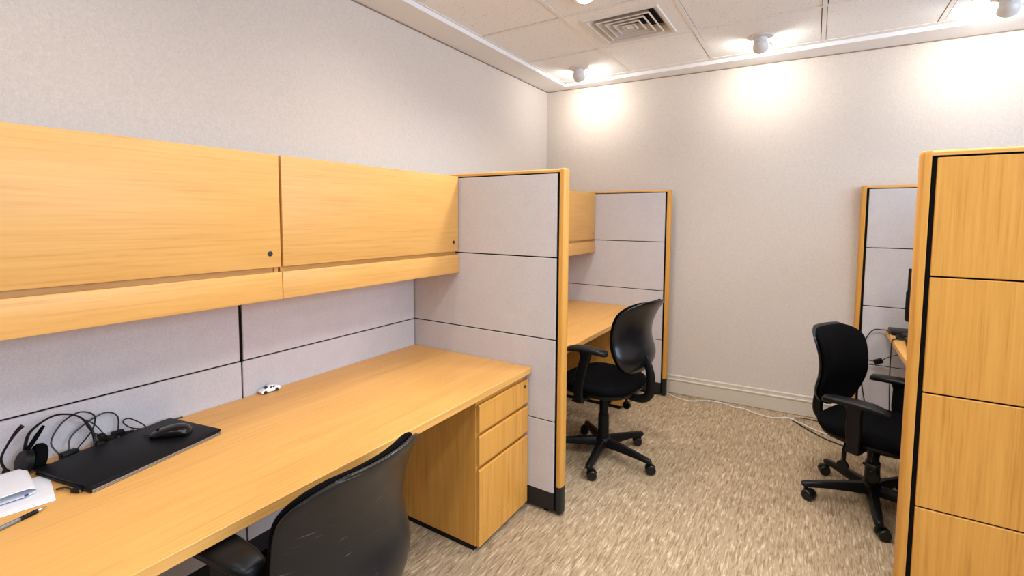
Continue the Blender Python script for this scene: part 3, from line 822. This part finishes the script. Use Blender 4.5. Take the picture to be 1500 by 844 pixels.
# ------------------------------------------------------------------ things on the right-hand desk
kr = thing('keyboard', 'black keyboard at the front of the desk on the right', 'keyboard', (2.540, 3.50, D), R(86))
MB().box((-.21, -.075, 0), (.21, .075, .018), .005, 2).build('keyboard_base', BLACK, kr)
q = MB()
for a in range(5):
    for c in range(14): q.box((-.198+c*.0285, -.062+a*.025, .018), (-.198+c*.0285+.024, -.062+a*.025+.021, .024), .002, 1)
q.build('keys', BLACK, kr)
nr = thing('docking_station', 'flat black docking box at the far end of the desk on the right', 'docking station', (2.62, 4.005, D), R(0))
MB().box((-.185, -.085, .002), (.185, .085, .026), .006, 2).build('case', BLACK, nr)
MB().box((-.17, -.0855, .008), (.17, -.0845, .014)).build('front_slot', GAP, nr, smooth=False)
ar = thing('cable_bundle', 'bunched black power lead on the desk on the right', 'cable', (2.497, 3.80, D))
q = MB()
for k in range(7):
    a = k*.9; pts = []
    for s_ in range(9):
        t = s_/8*2*PI
        pts.append((.045*math.cos(t)*(1+.2*math.sin(a)), .028*math.sin(t)+.006*math.cos(a*2), .006+.005*k+.006*math.sin(t*2+a)))
    q.tube(pts, .0035, 6, sub=3)
q.tube([(.02, .02, .012), (-.04, 0, .01), (-.062, -.03, .006), (-.076, -.06, .002), (-.080, -.07, -.05), (-.076, -.05, -.25), (-.06, -.04, -.55), (-.02, .0, -.732)], .0035, 6)
q.build('cord', CABLE, ar)
mo = thing('monitor', 'black monitor at the back of the right desk, mostly hidden', 'monitor', (2.728, 3.77, D), math.atan2(-.8, -.6)+PI/2)
# local -y is the viewing side
MB().box((-.27, -.018, .10), (.27, .004, .445), .004, 2).build('bezel', BLACK, mo)
MB().box((-.255, -.0195, .125), (.255, -.0175, .43)).build('screen', SCREEN, mo, smooth=False)
MB().box((-.285, -.01, .10), (.285, .03, .30), .012, 2).build('rear_case', BLACK, mo)
q = MB(); q.box((-.03, .012, .01), (.03, .04, .25), .008, 2); q.build('stand_neck', BLACK, mo)
q = MB(); q.lathe([(.10, 0), (.10, .006), (.09, .011), (.03, .014)], 30); q.build('stand_base', BLACK, mo)
cr = thing('power_cord', 'black cord with an in-line block hanging off the right desk', 'cable', (2.42, 4.0, D))
def Cc(p): return (p[0]-2.42, p[1]-4.0, p[2]-D)
q = MB(); q.tube([Cc(p) for p in ((2.427, 3.93, D+.005), (2.426, 4.03, D+.010), (2.405, 4.08, D+.002), (2.357, 4.085, .731), (2.318, 4.085, .665), (2.305, 4.08, .57), (2.30, 4.06, .40), (2.33, 4.03, .20), (2.36, 4.0, .006), (2.42, 3.9, .005))], .0038, 8)
q.tube([Cc(p) for p in ((2.305, 4.08, .585), (2.33, 4.07, .525), (2.37, 4.05, .520))], .003, 6)
q.tube([Cc(p) for p in ((2.408, 4.045, .533), (2.44, 4.03, .565), (2.50, 4.0, .60), (2.56, 3.95, .61), (2.66, 3.9, .66))], .003, 6)
q.build('cord', CABLE, cr)
q = MB(); q.box((-.026, -.013, -.017), (.026, .013, .017), .005, 2, Matrix.Translation(Cc((2.389, 4.047, .524))) @ Matrix.Rotation(-.45, 4, 'Y')); q.build('inline_block', BLACK, cr)

# cables on the carpet along the back wall
wr = tag(MB().tube([(x-1.4, y-4.0, .0052) for x, y in ((.93, 4.085), (.985, 4.06), (1.06, 4.015), (1.175, 3.990), (1.27, 4.05), (1.335, 4.085), (1.42, 4.085), (1.50, 4.05), (1.569, 4.055), (1.65, 4.01), (1.768, 3.984), (1.86, 4.045), (1.92, 4.05))], .0048, 8).build('floor_cable', WCABLE), 'white cable snaking on the carpet along the baseboard', 'cable')
wr.location = (1.4, 4.0, 0)
br = thing('floor_cable', 'black and white cord pair running under the right chair', 'cable', (2.0, 4.0, 0))
q = MB(); q.tube([(x-2.0, y-4.0, z) for x, y, z in ((1.90, 4.02, .006), (1.96, 3.94, .006), (2.03, 3.86, .006), (2.12, 3.78, .005), (2.3, 3.72, .005), (2.7, 3.75, .005))], .004, 6)
q.tube([(x-2.0, y-4.0, z) for x, y, z in ((1.91, 4.045, .014), (1.97, 4.08, .012), (2.05, 4.10, .005), (2.2, 4.09, .005), (2.33, 4.03, .005))], .0032, 6); q.build('black_cord', CABLE, br)
q = MB(); q.tube([(x-2.0, y-4.0, z) for x, y, z in ((1.885, 4.03, .010), (1.97, 3.955, .014), (2.06, 3.90, .006), (2.2, 3.86, .005), (2.5, 3.88, .005))], .0042, 6); q.build('white_cord', WCABLE, br)

# ------------------------------------------------------------------ light
def lamp(kind, name, loc, energy, col, **k):
    l = bpy.data.lights.new(name, kind); l.energy = energy; l.color = col
    for a, v in k.items(): setattr(l, a, v)
    o = bpy.data.objects.new(name, l); COL.objects.link(o); o.location = loc
    return o
for p in mouths:
    lamp('POINT', 'spotlight_glow', p, 4.6, (1., .95, .88), shadow_soft_size=.03)
    o = lamp('SPOT', 'spotlight_beam', p, 7.5, (1., .95, .88), shadow_soft_size=.03, spot_size=R(105), spot_blend=1.)
    o.rotation_euler = Vector((0, .87, -.40)).to_track_quat('-Z', 'Y').to_euler()
for p in downs:  # only the first lamp is visible, the others are added
    o = lamp('SPOT', 'downlight_beam', p, (46. if p.x < 1.5 else 66. if p.x < 3 else 40.) if p.y > 2 else 33., (.985, .98, 1.), shadow_soft_size=.12, spot_size=R(150), spot_blend=.7)
for p in added_washes:
    lamp('SPOT', 'downlight_beam', p, 14., (1., .975, .95), shadow_soft_size=.08, spot_size=R(160), spot_blend=.8)
# cool light added behind the unseen window in the right wall
o = lamp('AREA', 'added_daylight', (XR+.25, (wy0+wy1)/2, (wz0+wz1)/2), 140., (.58, .75, 1.), shape='RECTANGLE', size=wz1-wz0, size_y=wy1-wy0)
o.rotation_euler = (0, PI/2, 0)
wd = bpy.data.worlds.new('World'); S.world = wd; wd.use_nodes = True
wd.node_tree.nodes['Background'].inputs['Color'].default_value = (.65, .8, 1., 1)
wd.node_tree.nodes['Background'].inputs['Strength'].default_value = 1.2

# ------------------------------------------------------------------ camera
cam = bpy.data.cameras.new('camera'); co = bpy.data.objects.new('camera', cam); COL.objects.link(co); S.camera = co
f_px, yaw, pitch, roll = 701.515, .5618, -.0677, .0063
F = Vector((-math.sin(yaw)*math.cos(pitch), math.cos(yaw)*math.cos(pitch), math.sin(pitch)))
Rt = Vector((math.cos(yaw), math.sin(yaw), 0)); Up = Rt.cross(F)
r2 = math.cos(roll)*Rt+math.sin(roll)*Up; u2 = -math.sin(roll)*Rt+math.cos(roll)*Up
co.matrix_world = Matrix(((r2.x, u2.x, -F.x, 1.9783), (r2.y, u2.y, -F.y, -.0197), (r2.z, u2.z, -F.z, 1.4907), (0, 0, 0, 1)))
cam.sensor_width = 36; cam.lens = 36*f_px/1500; cam.shift_y = -(422-366.443)/1500
cam.clip_start = .02

S.view_settings.view_transform = 'Standard'
S.view_settings.look = 'None'
S.view_settings.exposure = .17
S.view_settings.gamma = 1.
S.view_settings.use_curve_mapping = False
S.cycles.use_denoising = True
S.cycles.max_bounces = 10
S.cycles.diffuse_bounces = 6
S.cycles.sample_clamp_indirect = 4.
